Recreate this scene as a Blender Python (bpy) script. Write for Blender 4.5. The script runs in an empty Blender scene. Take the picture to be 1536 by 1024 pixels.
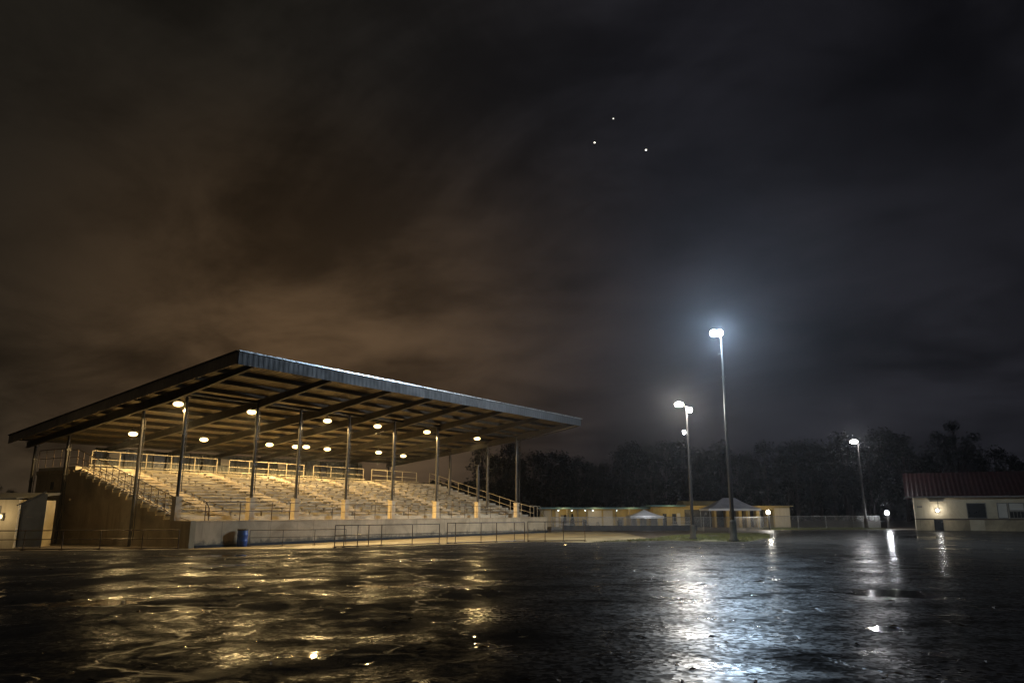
import bpy, math, random
from mathutils import Vector, Matrix, noise as mnoise
R = math.radians
S = bpy.context.scene
COL = S.collection
random.seed(7)

# ------------------------------------------------------------------ helpers
class MB:
    """collects boxes, tubes, prisms; build() links them as ONE mesh object"""
    def __init__(self):
        self.v = []; self.f = []; self.sm = []
    def add(self, vs, fs, smooth=False):
        o = len(self.v)
        self.v += [tuple(p) for p in vs]
        self.f += [tuple(i + o for i in f) for f in fs]
        self.sm += [smooth] * len(fs)
        return self
    def box(self, x0, x1, y0, y1, z0, z1):
        vs = [(x0,y0,z0),(x1,y0,z0),(x1,y1,z0),(x0,y1,z0),(x0,y0,z1),(x1,y0,z1),(x1,y1,z1),(x0,y1,z1)]
        return self.add(vs, [(0,3,2,1),(4,5,6,7),(0,1,5,4),(1,2,6,5),(2,3,7,6),(3,0,4,7)])
    def bar(self, a, b, w, h):
        """rectangular bar from a to b, w across, h in the up direction"""
        a = Vector(a); b = Vector(b); d = (b - a).normalized()
        up = Vector((0,0,1)) if abs(d.z) < .95 else Vector((0,1,0))
        r = d.cross(up).normalized(); u = r.cross(d)
        vs = []
        for p in (a, b):
            for sx, sz in ((-1,-1),(1,-1),(1,1),(-1,1)):
                vs.append(p + r*sx*w/2 + u*sz*h/2)
        return self.add(vs, [(0,1,2,3),(7,6,5,4),(0,4,5,1),(1,5,6,2),(2,6,7,3),(3,7,4,0)])
    def tube(self, pts, rads, n=10, caps=True):
        pts = [Vector(p) for p in pts]
        if not isinstance(rads, (list, tuple)): rads = [rads]*len(pts)
        vs = []; fs = []
        for i, p in enumerate(pts):
            d = (pts[min(i+1, len(pts)-1)] - pts[max(i-1, 0)]).normalized()
            up = Vector((0,0,1)) if abs(d.z) < .9 else Vector((1,0,0))
            r = d.cross(up).normalized(); u = r.cross(d)
            for k in range(n):
                a = 2*math.pi*k/n
                vs.append(p + (r*math.cos(a) + u*math.sin(a))*rads[i])
        for i in range(len(pts)-1):
            for k in range(n):
                fs.append((i*n+k, i*n+(k+1)%n, (i+1)*n+(k+1)%n, (i+1)*n+k))
        self.add(vs, fs, True)
        if caps:
            self.add(vs[:n], [tuple(range(n))[::-1]]); self.add(vs[-n:], [tuple(range(n))])
        return self
    def lathe(self, prof, n=20, c=(0,0,0)):
        vs = []; fs = []
        for (r, z) in prof:
            for k in range(n):
                a = 2*math.pi*k/n
                vs.append((c[0]+r*math.cos(a), c[1]+r*math.sin(a), c[2]+z))
        for i in range(len(prof)-1):
            for k in range(n):
                fs.append((i*n+k, i*n+(k+1)%n, (i+1)*n+(k+1)%n, (i+1)*n+k))
        return self.add(vs, fs, True)
    def prism(self, poly, x0, x1):
        """poly of (y,z) extruded along x"""
        n = len(poly)
        vs = [(x0,y,z) for y,z in poly] + [(x1,y,z) for y,z in poly]
        fs = [tuple(range(n)), tuple(range(2*n-1, n-1, -1))] + [(i, i+n, (i+1)%n+n, (i+1)%n) for i in range(n)]
        return self.add(vs, fs)
    def quad(self, a, b, c, d):
        return self.add([a,b,c,d], [(0,1,2,3)])
    def build(self, name, mat, parent=None, loc=None, rz=None):
        me = bpy.data.meshes.new(name)
        me.from_pydata(self.v, [], self.f)
        me.polygons.foreach_set('use_smooth', self.sm)
        me.materials.append(mat)
        me.update()
        o = bpy.data.objects.new(name, me); COL.objects.link(o)
        if parent: o.parent = parent
        if loc is not None: o.location = loc
        if rz is not None: o.rotation_euler.z = rz
        return o

def recalc(o):
    import bmesh
    bm = bmesh.new(); bm.from_mesh(o.data)
    bmesh.ops.recalc_face_normals(bm, faces=bm.faces)
    bm.to_mesh(o.data); bm.free()

def tag(o, label=None, cat=None, group=None, kind=None):
    if label: o['label'] = label
    if cat: o['category'] = cat
    if group: o['group'] = group
    if kind: o['kind'] = kind
    return o

def thing(name, loc, label, cat, rz=0, group=None):
    o = bpy.data.objects.new(name, None); COL.objects.link(o)
    o.empty_display_size = .3
    o.location = loc; o.rotation_euler.z = rz
    return tag(o, label, cat, group)

def copy_tree(o, parent=None):
    c = o.copy(); COL.objects.link(c)
    if parent: c.parent = parent
    for ch in list(o.children): copy_tree(ch, c)
    return c

def lamp(parent, loc, power, colr, rad=.12, spot=None, aim=None):
    l = bpy.data.lights.new('bulb', 'SPOT' if spot else 'POINT')
    l.energy = power; l.color = colr; l.shadow_soft_size = rad
    if spot: l.spot_size = R(spot); l.spot_blend = .08
    o = bpy.data.objects.new('bulb', l); COL.objects.link(o)
    o.parent = parent; o.location = loc
    if aim is not None:
        o.rotation_euler = Vector(aim).to_track_quat('-Z', 'Y').to_euler()
    return o

# ------------------------------------------------------------------ materials
class NT:
    def __init__(self, nt): self.nt = nt
    def n(self, t, **kw):
        nd = self.nt.nodes.new(t)
        for k, v in kw.items():
            if k in nd.inputs and not hasattr(type(nd), k): nd.inputs[k].default_value = v
            else: setattr(nd, k, v)
        return nd
    def l(self, a, b): self.nt.links.new(a, b)
    def math(self, op, a, b=None, c=None, clamp=False):
        m = self.nt.nodes.new('ShaderNodeMath'); m.operation = op; m.use_clamp = clamp
        for i, x in enumerate((a, b, c)):
            if x is None: continue
            if isinstance(x, (int, float)): m.inputs[i].default_value = x
            else: self.l(x, m.inputs[i])
        return m.outputs[0]
    def mix(self, f, a, b):
        m = self.nt.nodes.new('ShaderNodeMix'); m.data_type = 'RGBA'
        for s, x in ((m.inputs[0], f), (m.inputs[6], a), (m.inputs[7], b)):
            if isinstance(x, (int, float)): s.default_value = x
            elif isinstance(x, (tuple, list)): s.default_value = (*x[:3], 1)
            else: self.l(x, s)
        return m.outputs[2]
    def noise(self, vec, scale, detail=4, rough=.55, dist=0):
        t = self.nt.nodes.new('ShaderNodeTexNoise')
        t.inputs['Scale'].default_value = scale; t.inputs['Detail'].default_value = detail
        t.inputs['Roughness'].default_value = rough; t.inputs['Distortion'].default_value = dist
        if vec is not None: self.l(vec, t.inputs['Vector'])
        return t.outputs[0]
    def rng(self, x, a, b, c=0, d=1, smooth=False):
        m = self.nt.nodes.new('ShaderNodeMapRange'); m.clamp = True
        if smooth: m.interpolation_type = 'SMOOTHSTEP'
        self.l(x, m.inputs[0])
        for i, v in enumerate((a, b, c, d)): m.inputs[i+1].default_value = v
        return m.outputs[0]
    def mapping(self, vec, scale=(1,1,1), loc=(0,0,0), rot=(0,0,0)):
        m = self.nt.nodes.new('ShaderNodeMapping')
        m.inputs['Scale'].default_value = scale; m.inputs['Location'].default_value = loc; m.inputs['Rotation'].default_value = rot
        self.l(vec, m.inputs['Vector']); return m.outputs[0]

def newmat(name):
    m = bpy.data.materials.new(name); m.use_nodes = True
    nt = m.node_tree; b = nt.nodes['Principled BSDF']
    return m, NT(nt), b

def mat(name, c1, c2=None, scale=2., rough=.7, metal=0., bump=0., bscale=20., stretch=(1,1,1), spec=.5, contrast=(.35,.65), rvar=.12, world=False):
    m, N, b = newmat(name)
    tc = N.n('ShaderNodeTexCoord')
    vec = N.mapping(tc.outputs['Object'], stretch)
    if world:
        g = N.n('ShaderNodeNewGeometry'); vec = N.mapping(g.outputs['Position'], stretch)
    c2 = c2 or tuple(x*.7 for x in c1)
    f = N.rng(N.noise(vec, scale, 6, .6, .4), *contrast)
    N.l(N.mix(f, c1, c2), b.inputs['Base Color'])
    r = N.rng(N.noise(vec, scale*2.3, 4), .3, .7, max(.02, rough-rvar), min(1, rough+rvar))
    N.l(r, b.inputs['Roughness'])
    b.inputs['Metallic'].default_value = metal
    b.inputs['Specular IOR Level'].default_value = spec
    if bump:
        bp = N.n('ShaderNodeBump'); bp.inputs['Strength'].default_value = bump; bp.inputs['Distance'].default_value = .02
        N.l(N.noise(vec, bscale, 5), bp.inputs['Height']); N.l(bp.outputs[0], b.inputs['Normal'])
    return m

def emit(name, colr, strength):
    m, N, b = newmat(name)
    b.inputs['Base Color'].default_value = (.8,.8,.8,1)
    b.inputs['Emission Color'].default_value = (*colr, 1)
    b.inputs['Emission Strength'].default_value = strength
    return m

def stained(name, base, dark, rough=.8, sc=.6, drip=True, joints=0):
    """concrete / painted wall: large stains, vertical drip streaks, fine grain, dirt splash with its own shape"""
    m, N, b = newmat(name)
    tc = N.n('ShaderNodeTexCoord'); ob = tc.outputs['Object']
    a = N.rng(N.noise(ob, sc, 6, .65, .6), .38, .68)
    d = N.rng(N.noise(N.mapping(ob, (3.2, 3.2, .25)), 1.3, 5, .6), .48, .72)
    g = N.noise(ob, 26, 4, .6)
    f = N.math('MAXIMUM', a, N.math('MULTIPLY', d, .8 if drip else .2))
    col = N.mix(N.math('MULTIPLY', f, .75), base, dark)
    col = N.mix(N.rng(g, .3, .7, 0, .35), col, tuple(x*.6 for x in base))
    if joints:
        sx = N.n('ShaderNodeSeparateXYZ'); N.l(ob, sx.inputs[0])
        fx = N.math('ABSOLUTE', N.math('SUBTRACT', N.math('FRACT', N.math('DIVIDE', sx.outputs['X'], joints)), .5))
        j = N.rng(fx, .0, .006, .8, 0)
        # splash of dirt along the foot, ragged upper edge, and a waterline of algae
        zz = N.math('ADD', sx.outputs['Z'], N.math('MULTIPLY', N.math('SUBTRACT', N.noise(ob, 2.4, 5, .65), .5), .9))
        sp = N.rng(zz, .12, .40, .75, 0, True)
        col = N.mix(N.math('MAXIMUM', j, sp), col, (.055,.05,.035))
    N.l(col, b.inputs['Base Color'])
    b.inputs['Roughness'].default_value = rough
    bp = N.n('ShaderNodeBump'); bp.inputs['Strength'].default_value = .5; bp.inputs['Distance'].default_value = .01
    N.l(g, bp.inputs['Height']); N.l(bp.outputs[0], b.inputs['Normal'])
    return m

M = {}
M['concrete'] = stained('wall_concrete', (.60,.46,.29), (.22,.165,.10), joints=3.05)
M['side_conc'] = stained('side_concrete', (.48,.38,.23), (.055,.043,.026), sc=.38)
M['tread'] = stained('terrace_concrete', (.56,.50,.38), (.17,.145,.11), sc=.9, drip=False)
M['bench'] = mat('weathered_bench', (.34,.30,.22), (.085,.075,.06), .9, .65, stretch=(.8,6,6), bump=.4, bscale=8, contrast=(.36,.66))
M['bracket'] = mat('bench_bracket', (.10,.09,.08), (.05,.04,.04), 4, .6)
M['steel'] = mat('column_steel', (.060,.055,.047), (.028,.025,.022), 3, .42, .35, stretch=(4,4,.6), bump=.2)
M['beam'] = mat('beam_steel', (.055,.046,.034), (.03,.026,.018), 1.4, .6, .1, bump=.2)
M['deck'] = None
M['cap'] = stained('pier_paint', (.62,.52,.36), (.30,.24,.16))
M['rail_dark'] = mat('dark_pipe', (.075,.065,.055), (.10,.06,.035), 5, .4, .5)
M['rail_light'] = mat('cream_pipe', (.22,.19,.135), (.3,.25,.18), 5, .5)
M['galv'] = mat('galvanised', (.30,.30,.29), (.18,.18,.17), 6, .4, .7)
M['pole'] = mat('pole_steel', (.040,.036,.033), (.022,.02,.018), 3, .45, .5, stretch=(6,6,.5))
M['base'] = mat('pole_base', (.030,.026,.018), (.016,.014,.010), 3, .85, bump=.5, spec=.15)
M['housing'] = mat('lamp_housing', (.16,.16,.16), (.10,.10,.10), 4, .45, .6)
M['lens_warm'] = emit('lens_warm', (1,.72,.30), 4.5)
M['lens_cold'] = emit('lens_cold', (.72,.88,1), 120)
M['lens_white'] = emit('lens_white', (1,.93,.8), 70)
M['lens_small'] = emit('lens_small', (.95,.97,1), 60)
M['lens_eave'] = emit('lens_eave', (.8,.95,1), 4)
M['blue'] = mat('blue_plastic', (.03,.11,.42), (.02,.07,.28), 3, .4)
M['cream'] = stained('cream_wall', (.52,.44,.30), (.30,.24,.15), sc=.5)
M['yellow'] = stained('yellow_wall', (.38,.29,.11), (.20,.15,.06), sc=.8)
M['pale'] = stained('pale_panel', (.50,.46,.39), (.36,.33,.27), sc=.5)
M['greydoor'] = mat('grey_paint', (.045,.048,.05), (.03,.031,.033), 2, .6)
M['roofdark'] = mat('dark_roof', (.05,.045,.04), (.03,.03,.028), 2, .7)
M['teal'] = mat('teal_trim', (.10,.22,.24), (.07,.14,.16), 2, .5)
M['tent'] = mat('tent_fabric', (.62,.61,.60), (.52,.51,.50), .8, .7)
M['tentgrey'] = mat('tent_grey', (.30,.30,.32), (.20,.20,.22), .8, .7)
M['black'] = mat('dark_opening', (.014,.013,.012), (.009,.009,.008), 2, .35)
M['glass'] = mat('dark_glass', (.02,.02,.02), (.03,.03,.03), 1, .08, spec=.8)
M['banner'] = mat('dark_banner', (.022,.024,.028), (.04,.04,.04), 1.5, .8)
M['trunk'] = mat('bark', (.06,.045,.035), (.03,.022,.018), 3, .9, bump=.5)
M['leaf'] = mat('foliage', (.007,.010,.0055), (.013,.017,.009), .5, .9, spec=.08)
M['trim'] = mat('drip_trim', (.55,.58,.60), (.35,.37,.38), 4, .3, .85)
M['wood'] = mat('grey_wood', (.20,.18,.15), (.11,.10,.085), 3, .7)

def corrugated(name, base, dark, metal, rough, period, axis='X', strength=.9):
    m, N, b = newmat(name)
    tc = N.n('ShaderNodeTexCoord'); ob = tc.outputs['Object']
    f = N.rng(N.noise(N.mapping(ob, (1,1,.35)), .8, 6, .6), .35, .7)
    N.l(N.mix(f, base, dark), b.inputs['Base Color'])
    b.inputs['Metallic'].default_value = metal
    N.l(N.rng(N.noise(ob, 2.2, 4), .3, .7, rough-.08, rough+.12), b.inputs['Roughness'])
    sx = N.n('ShaderNodeSeparateXYZ'); N.l(ob, sx.inputs[0])
    w = N.math('SINE', N.math('MULTIPLY', sx.outputs[axis], 2*math.pi/period))
    w = N.rng(w, -.5, .5, 0, 1, True)
    bp = N.n('ShaderNodeBump'); bp.inputs['Strength'].default_value = strength; bp.inputs['Distance'].default_value = .03
    N.l(w, bp.inputs['Height']); N.l(bp.outputs[0], b.inputs['Normal'])
    return m
M['deck'] = corrugated('roof_sheet', (.19,.145,.075), (.045,.034,.018), .12, .55, .3)
M['fascia'] = corrugated('fascia_sheet', (.042,.045,.048), (.018,.02,.022), .12, .62, .3, 'X', .45)
M['backwall'] = corrugated('back_sheet', (.075,.077,.066), (.035,.036,.031), .25, .42, .35)
M['rake'] = corrugated('rake_sheet', (.30,.25,.18), (.18,.15,.11), .1, .55, .3, 'Y')
M['redroof'] = corrugated('red_sheet', (.034,.0065,.0055), (.018,.005,.004), .1, .45, .4)
M['whiteroof'] = corrugated('grey_sheet', (.30,.30,.30), (.18,.18,.18), .2, .5, .3)

def chainlink():
    m, N, b = newmat('chain_link')
    tc = N.n('ShaderNodeTexCoord'); sx = N.n('ShaderNodeSeparateXYZ'); N.l(tc.outputs['Object'], sx.inputs[0])
    def wires(sign):
        s = N.math('ADD', sx.outputs['X'], N.math('MULTIPLY', sx.outputs['Z'], sign))
        fr = N.math('FRACT', N.math('DIVIDE', s, .075))
        return N.math('LESS_THAN', N.math('ABSOLUTE', N.math('SUBTRACT', fr, .5)), .06)
    f = N.math('MAXIMUM', wires(1), wires(-1))
    b.inputs['Base Color'].default_value = (.30,.30,.29,1); b.inputs['Metallic'].default_value = .5; b.inputs['Roughness'].default_value = .45
    tr = N.n('ShaderNodeBsdfTransparent'); mx = N.n('ShaderNodeMixShader')
    N.l(f, mx.inputs[0]); N.l(tr.outputs[0], mx.inputs[1]); N.l(b.outputs[0], mx.inputs[2])
    N.l(mx.outputs[0], m.node_tree.nodes['Material Output'].inputs['Surface'])
    return m
M['chain'] = chainlink()

def asphalt():
    m, N, b = newmat('wet_asphalt')
    g = N.n('ShaderNodeNewGeometry'); P = g.outputs['Position']
    # standing water in the low spots of the paving
    low = N.noise(P, .10, 3, .5, .3); mid = N.noise(P, .50, 6, .6, .5); sml = N.noise(P, 1.9, 4, .6, .4)
    hgt = N.math('ADD', N.math('ADD', N.math('MULTIPLY', low, .30), N.math('MULTIPLY', mid, .45)), N.math('MULTIPLY', sml, .25))
    # sagging places where larger pools stand
    wob = N.n('ShaderNodeTexNoise'); wob.inputs['Scale'].default_value = .9; wob.inputs['Detail'].default_value = 5; N.l(P, wob.inputs['Vector'])
    ws = N.n('ShaderNodeVectorMath'); ws.operation = 'MULTIPLY_ADD'; N.l(wob.outputs['Color'], ws.inputs[0]); ws.inputs[1].default_value = (2.0,2.8,0); N.l(P, ws.inputs[2])
    for (x, y, rx, ry, dep) in POOLS:
        mp = N.n('ShaderNodeVectorMath'); mp.operation = 'SUBTRACT'; N.l(ws.outputs[0], mp.inputs[0]); mp.inputs[1].default_value = (x+1.0, y+1.4, 0)
        dv = N.n('ShaderNodeVectorMath'); dv.operation = 'DIVIDE'; N.l(mp.outputs[0], dv.inputs[0]); dv.inputs[1].default_value = (rx, ry, 1)
        ln = N.n('ShaderNodeVectorMath'); ln.operation = 'LENGTH'; N.l(dv.outputs[0], ln.inputs[0])
        hgt = N.math('SUBTRACT', hgt, N.rng(ln.outputs['Value'], 0, 1.25, dep, 0, True))
    pud = N.rng(N.math('ADD', hgt, N.math('MULTIPLY', N.math('SUBTRACT', N.noise(P, 7, 4, .7), .5), .15)), .418, .392, 0, 1, True)
    # cracks
    vv = N.n('ShaderNodeTexVoronoi'); vv.feature = 'DISTANCE_TO_EDGE'; vv.inputs['Scale'].default_value = .16
    sc = N.n('ShaderNodeVectorMath'); sc.operation = 'MULTIPLY_ADD'; N.l(wob.outputs['Color'], sc.inputs[0]); sc.inputs[1].default_value = (2.4,2.4,0); N.l(P, sc.inputs[2])
    N.l(sc.outputs[0], vv.inputs['Vector'])
    crk = N.math('MULTIPLY', N.rng(N.noise(P, .25, 3), .46, .56), 1)
    crack = N.math('MULTIPLY', N.rng(vv.outputs['Distance'], .0, .008, 1, 0), crk)
    seam = N.math('MULTIPLY', N.rng(vv.outputs['Distance'], .0, .014, 1, 0), crk)
    # stones
    grain = N.noise(P, 38, 3, .7)
    stones = N.n('ShaderNodeTexVoronoi'); stones.inputs['Scale'].default_value = 15; N.l(P, stones.inputs['Vector'])
    cell = N.n('ShaderNodeSeparateColor'); N.l(stones.outputs['Color'], cell.inputs[0])
    col = N.mix(N.rng(grain, .3, .7), (.026,.025,.023), (.075,.069,.062))
    col = N.mix(N.rng(N.noise(P, .35, 5, .6), .4, .65), col, (.034,.031,.028))
    N.l(col, b.inputs['Base Color'])
    damp = N.noise(P, .42, 7, .68, .5)
    dry = N.math('SUBTRACT', 1, pud)
    xp = N.n('ShaderNodeSeparateXYZ'); N.l(P, xp.inputs[0])
    sealed = N.rng(N.math('ADD', xp.outputs['X'], N.math('MULTIPLY', N.math('SUBTRACT', low, .5), 10)), 9, 17, 0, 1, True)   # smoother newer paving on the right of the lot
    rd = N.math('MULTIPLY', N.rng(damp, .38, .62, .25, .43), N.math('SUBTRACT', 1, N.math('MULTIPLY', sealed, .42)))
    r = N.math('ADD', N.math('MULTIPLY', rd, dry), N.math('MULTIPLY', pud, .055))
    N.l(r, b.inputs['Roughness'])
    b.inputs['IOR'].default_value = 1.33
    # how much of the surface carries a water film: less on the raised, drained places
    grit = N.math('ADD', N.math('MULTIPLY', N.noise(P, 12, 5, .85), .62), N.math('MULTIPLY', N.noise(P, 1.6, 6, .65), .38))
    coat = N.math('MULTIPLY', N.rng(N.math('ADD', xp.outputs['X'], N.math('MULTIPLY', N.math('SUBTRACT', mid, .5), 9)), -1.5, 3.5, 0, 1, True), N.rng(N.noise(N.mapping(P, (.6,1,1)), .8, 5, .62, .4), .36, .48, .08, 1))
    thr = N.rng(damp, .37, .57, .485, .66)
    cov = N.math('MAXIMUM', N.rng(N.math('SUBTRACT', grit, thr), -.015, .035, .03, 1), N.math('ADD', N.rng(damp, .40, .58, .20, .03, True), N.math('MULTIPLY', coat, .58)))
    ln_ = N.math('ABSOLUTE', N.math('SUBTRACT', N.noise(N.mapping(P, (.55,1.0,1), (7,3,0)), .9, 5, .6, .3), .5))     # broken dark edges of old patches
    ln_ = N.math('MULTIPLY', N.rng(ln_, .004, .016, 1, 0), N.rng(N.noise(P, 1.3, 4), .46, .56))
    cov = N.math('MULTIPLY', cov, N.math('SUBTRACT', 1, N.math('MULTIPLY', ln_, .92)))
    cov = N.math('MULTIPLY', cov, N.rng(cell.outputs[0], .25, .75, .25, 1.15))
    cov = N.math('MAXIMUM', N.math('MULTIPLY', cov, .9), N.math('MAXIMUM', pud, N.math('MULTIPLY', seam, .6)))
    h1 = N.math('MULTIPLY', N.math('MULTIPLY', stones.outputs['Distance'], dry), .0022)
    h2 = N.math('MULTIPLY', N.math('MULTIPLY', N.noise(P, 9, 4, .7), dry), .0018)
    h3 = N.math('MULTIPLY', N.math('MULTIPLY', N.noise(P, 1.8, 5, .55), N.math('ADD', dry, .05)), N.math('SUBTRACT', .0018, N.math('MULTIPLY', sealed, .0006)))
    h4 = N.math('MULTIPLY', N.noise(P, 5.0, 3, .5), .0016)
    h = N.math('ADD', N.math('ADD', h1, h2), N.math('ADD', h3, h4))
    h = N.math('SUBTRACT', h, N.math('MULTIPLY', crack, .012))
    bp = N.n('ShaderNodeBump'); bp.inputs['Strength'].default_value = 1; bp.inputs['Distance'].default_value = 1
    N.l(h, bp.inputs['Height']); N.l(bp.outputs[0], b.inputs['Normal'])
    df = N.n('ShaderNodeBsdfDiffuse'); N.l(col, df.inputs['Color']); df.inputs['Roughness'].default_value = .6; N.l(bp.outputs[0], df.inputs['Normal'])
    mx = N.n('ShaderNodeMixShader'); N.l(cov, mx.inputs[0]); N.l(df.outputs[0], mx.inputs[1]); N.l(b.outputs[0], mx.inputs[2])
    N.l(mx.outputs[0], m.node_tree.nodes['Material Output'].inputs['Surface'])
    return m
# x, y, half-widths, depth of the larger pools
POOLS = [(-2.4,18.6,2.4,1.1,.19), (-9.5,25.5,2.2,1.2,.14), (-2.3,9.4,.35,.4,.13), (-5.5,13.2,.6,.35,.10), (-1.0,13.0,1.2,.3,.12), (8.0,16.6,1.1,1.1,.16),
         (5.6,11.7,.8,.9,.15), (5.3,9.6,.5,.7,.12), (13.0,30,2.5,3,.12), (-8.2,15.0,1.0,.7,.12), (17,40,3,4,.12), (28,52,5,8,.12), (-12,31,3,1.6,.12), (-3.2,28,2,1.5,.12)]
M['asphalt'] = asphalt()
M['apron'] = mat('wet_concrete_apron', (.33,.26,.13), (.15,.115,.065), .5, .55, bump=.3, bscale=15, world=True)
M['dirt'] = mat('wet_dirt', (.10,.075,.05), (.05,.04,.028), .35, .6, bump=.6, bscale=5, world=True)
M['verge'] = mat('verge_soil', (.085,.078,.028), (.05,.045,.02), .6, .85, bump=.5, bscale=8, world=True)
M['grass'] = mat('grass_blades', (.10,.105,.025), (.06,.065,.018), .8, .7, world=True)

# ------------------------------------------------------------------ world: cloudy night sky with town glow low on the left
W = bpy.data.worlds.new('World'); S.world = W; W.use_nodes = True
N = NT(W.node_tree); bg = W.node_tree.nodes['Background']
tc = N.n('ShaderNodeTexCoord'); D = tc.outputs['Generated']
sx = N.n('ShaderNodeSeparateXYZ'); N.l(D, sx.inputs[0])
el = sx.outputs['Z']; xx = sx.outputs['X']
den = N.math('ADD', N.math('MAXIMUM', el, 0), .22)
cb = N.n('ShaderNodeCombineXYZ'); N.l(N.math('DIVIDE', xx, den), cb.inputs[0]); N.l(N.math('DIVIDE', sx.outputs['Y'], den), cb.inputs[1])
cv = N.mapping(cb.outputs[0], (1,1,1), (3.1,1.7,0), (0,0,R(35)))
big = N.noise(N.mapping(cv, (.95,1.15,1)), 1.15, 6, .55, .55)
fine = N.noise(N.mapping(cv, (1.1,1.3,1), (5,2,0)), 2.8, 6, .6, .5)
cl = N.math('ADD', N.math('MULTIPLY', big, .7), N.math('MULTIPLY', fine, .3))
cl = N.rng(cl, .33, .66, 0, 1, True)
lowf = N.rng(el, .0, .72, 1, 0)
lowf = N.math('POWER', lowf, 1.7)
left = N.rng(xx, .25, -.40, 0, 1, True)
def lobe(d, lo, hi=1.0):
    v = Vector(d).normalized(); m = W.node_tree.nodes.new('ShaderNodeVectorMath'); m.operation = 'DOT_PRODUCT'
    N.l(D, m.inputs[0]); m.inputs[1].default_value = v
    return N.rng(m.outputs['Value'], lo, hi, 0, 1, True)
warm = N.math('ADD', N.math('MULTIPLY', N.math('MULTIPLY', lobe((-.28,.95,.24), .88), N.rng(el, .20, .60, 1, .0, True)), N.math('MULTIPLY', N.rng(xx, -.60, -.34, .30, 1), N.rng(xx, -.30, .05, 1, .30))), N.math('MULTIPLY', lobe((.02,.98,.16), .93), .06))
gap = N.math('ADD', lobe((.60,.66,.50), .93), N.math('MULTIPLY', lobe((-.55,.66,.48), .86), .95))
dark = N.mix(left, (.0113,.0111,.0142), (.0185,.0158,.0122))
base = N.mix(lowf, dark, N.mix(left, (.0100,.0100,.0128), (.0165,.0128,.0082)))
base = N.mix(N.math('MULTIPLY', warm, .9), base, (.072,.043,.0215))
amp = N.math('MULTIPLY', N.rng(cl, 0, 1, .50, 1.85), N.math('SUBTRACT', 1, N.math('MULTIPLY', gap, .55)))
vm = N.n('ShaderNodeVectorMath'); vm.operation = 'SCALE'; N.l(base, vm.inputs[0]); N.l(amp, vm.inputs['Scale'])
N.l(vm.outputs[0], bg.inputs['Color']); bg.inputs['Strength'].default_value = 1.0

# ------------------------------------------------------------------ ground
def sheet(name, pts, z, m):
    b = MB(); b.add([(x,y,z) for x,y in pts], [tuple(range(len(pts)))])
    return tag(b.build(name, m), kind='structure')
gm = MB(); n_ = 24
gv = [(-700+1400*i/n_, -100+1000*j/n_, 0) for j in range(n_+1) for i in range(n_+1)]
gm.add(gv, [(j*(n_+1)+i, j*(n_+1)+i+1, (j+1)*(n_+1)+i+1, (j+1)*(n_+1)+i) for j in range(n_) for i in range(n_)])
tag(gm.build('ground', M['dirt']), kind='structure')
sheet('parking_lot', [(-120,-30),(120,-30),(120,68.5),(61,70.2),(39.2,76.5),(25.5,74.6),(20.5,60),(17.5,51.5),(13.5,44.6),(9.6,47.0),
                      (4.5,44.0),(1.5,45.2),(-9.3,37.2),(-15.0,36.0),(-26,34.4),(-60,32)], .004, M['asphalt'])
sheet('path', [(-15.3,36.3),(-9.0,37.6),(1.4,45.7),(4.6,44.3),(9.0,48.5),(9.5,66),(4.6,70),(3.0,66.2),(-15.35,37.1)], .008, M['apron'])
# verge strip by the light poles
vp = [(4.4,44.4),(9.6,47.2),(13.6,44.9),(17.4,51.8),(20.3,60.2),(20.6,64),(16,62.5),(12,57.5),(9.2,51.0)]
sheet('verge', vp, .012, M['verge'])
sheet('far_verge', [(26,75.4),(38.6,77.6),(38.6,90),(26,90)], .016, M['verge'])
def inside(p, poly):
    c = False; j = len(poly)-1
    for i in range(len(poly)):
        if (poly[i][1] > p[1]) != (poly[j][1] > p[1]) and p[0] < (poly[j][0]-poly[i][0])*(p[1]-poly[i][1])/(poly[j][1]-poly[i][1])+poly[i][0]: c = not c
        j = i
    return c
rg = random.Random(3); gb = MB()
def blades(poly, n, hmax):
    xs = [p[0] for p in poly]; ys = [p[1] for p in poly]; k = 0
    while k < n:
        x = rg.uniform(min(xs), max(xs)); y = rg.uniform(min(ys), max(ys))
        if not inside((x,y), poly): continue
        if mnoise.noise(Vector((x*.7, y*.7, 0))) < -.15: k += .3; continue
        h = hmax*rg.uniform(.35,1); a = rg.uniform(0, 6.28); w = .018
        dx, dy = math.cos(a)*w, math.sin(a)*w; lx, ly = rg.uniform(-.04,.04), rg.uniform(-.04,.04)
        gb.add([(x-dx,y-dy,.012),(x+dx,y+dy,.012),(x+lx,y+ly,h)], [(0,1,2)])
        k += 1
blades(vp, 16000, .10)
blades([(26,75.6),(38.6,77.8),(38.6,84),(26,84)], 9000, .16)
tag(gb.build('grass', M['grass']), 'short yellow-green grass on the verge round the light poles', 'grass', kind='stuff')

lf = MB(); rl = random.Random(41)                                  # fallen leaves and twigs on the paving
for q in range(170):
    y = 8.2 + 30*rl.random()**1.6; x = rl.uniform(-.72,.72)*y
    a = rl.uniform(0,6.28); w = rl.uniform(.02,.055); l_ = w*rl.uniform(1.3,2.6); ca, sa = math.cos(a), math.sin(a); z0 = .009
    lf.add([(x+ca*l_,y+sa*l_,z0),(x-sa*w*.5,y+ca*w*.5,z0+rl.uniform(.004,.03)),(x-ca*l_,y-sa*l_,z0),(x+sa*w*.5,y-ca*w*.5,z0+.006)], [(0,1,2,3)])
tag(lf.build('leaf_litter', mat('wet_leaf', (.10,.06,.025), (.05,.033,.017), 3, .75, spec=.2)), 'fallen wet leaves scattered over the asphalt lot', 'leaves', kind='stuff')

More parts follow.
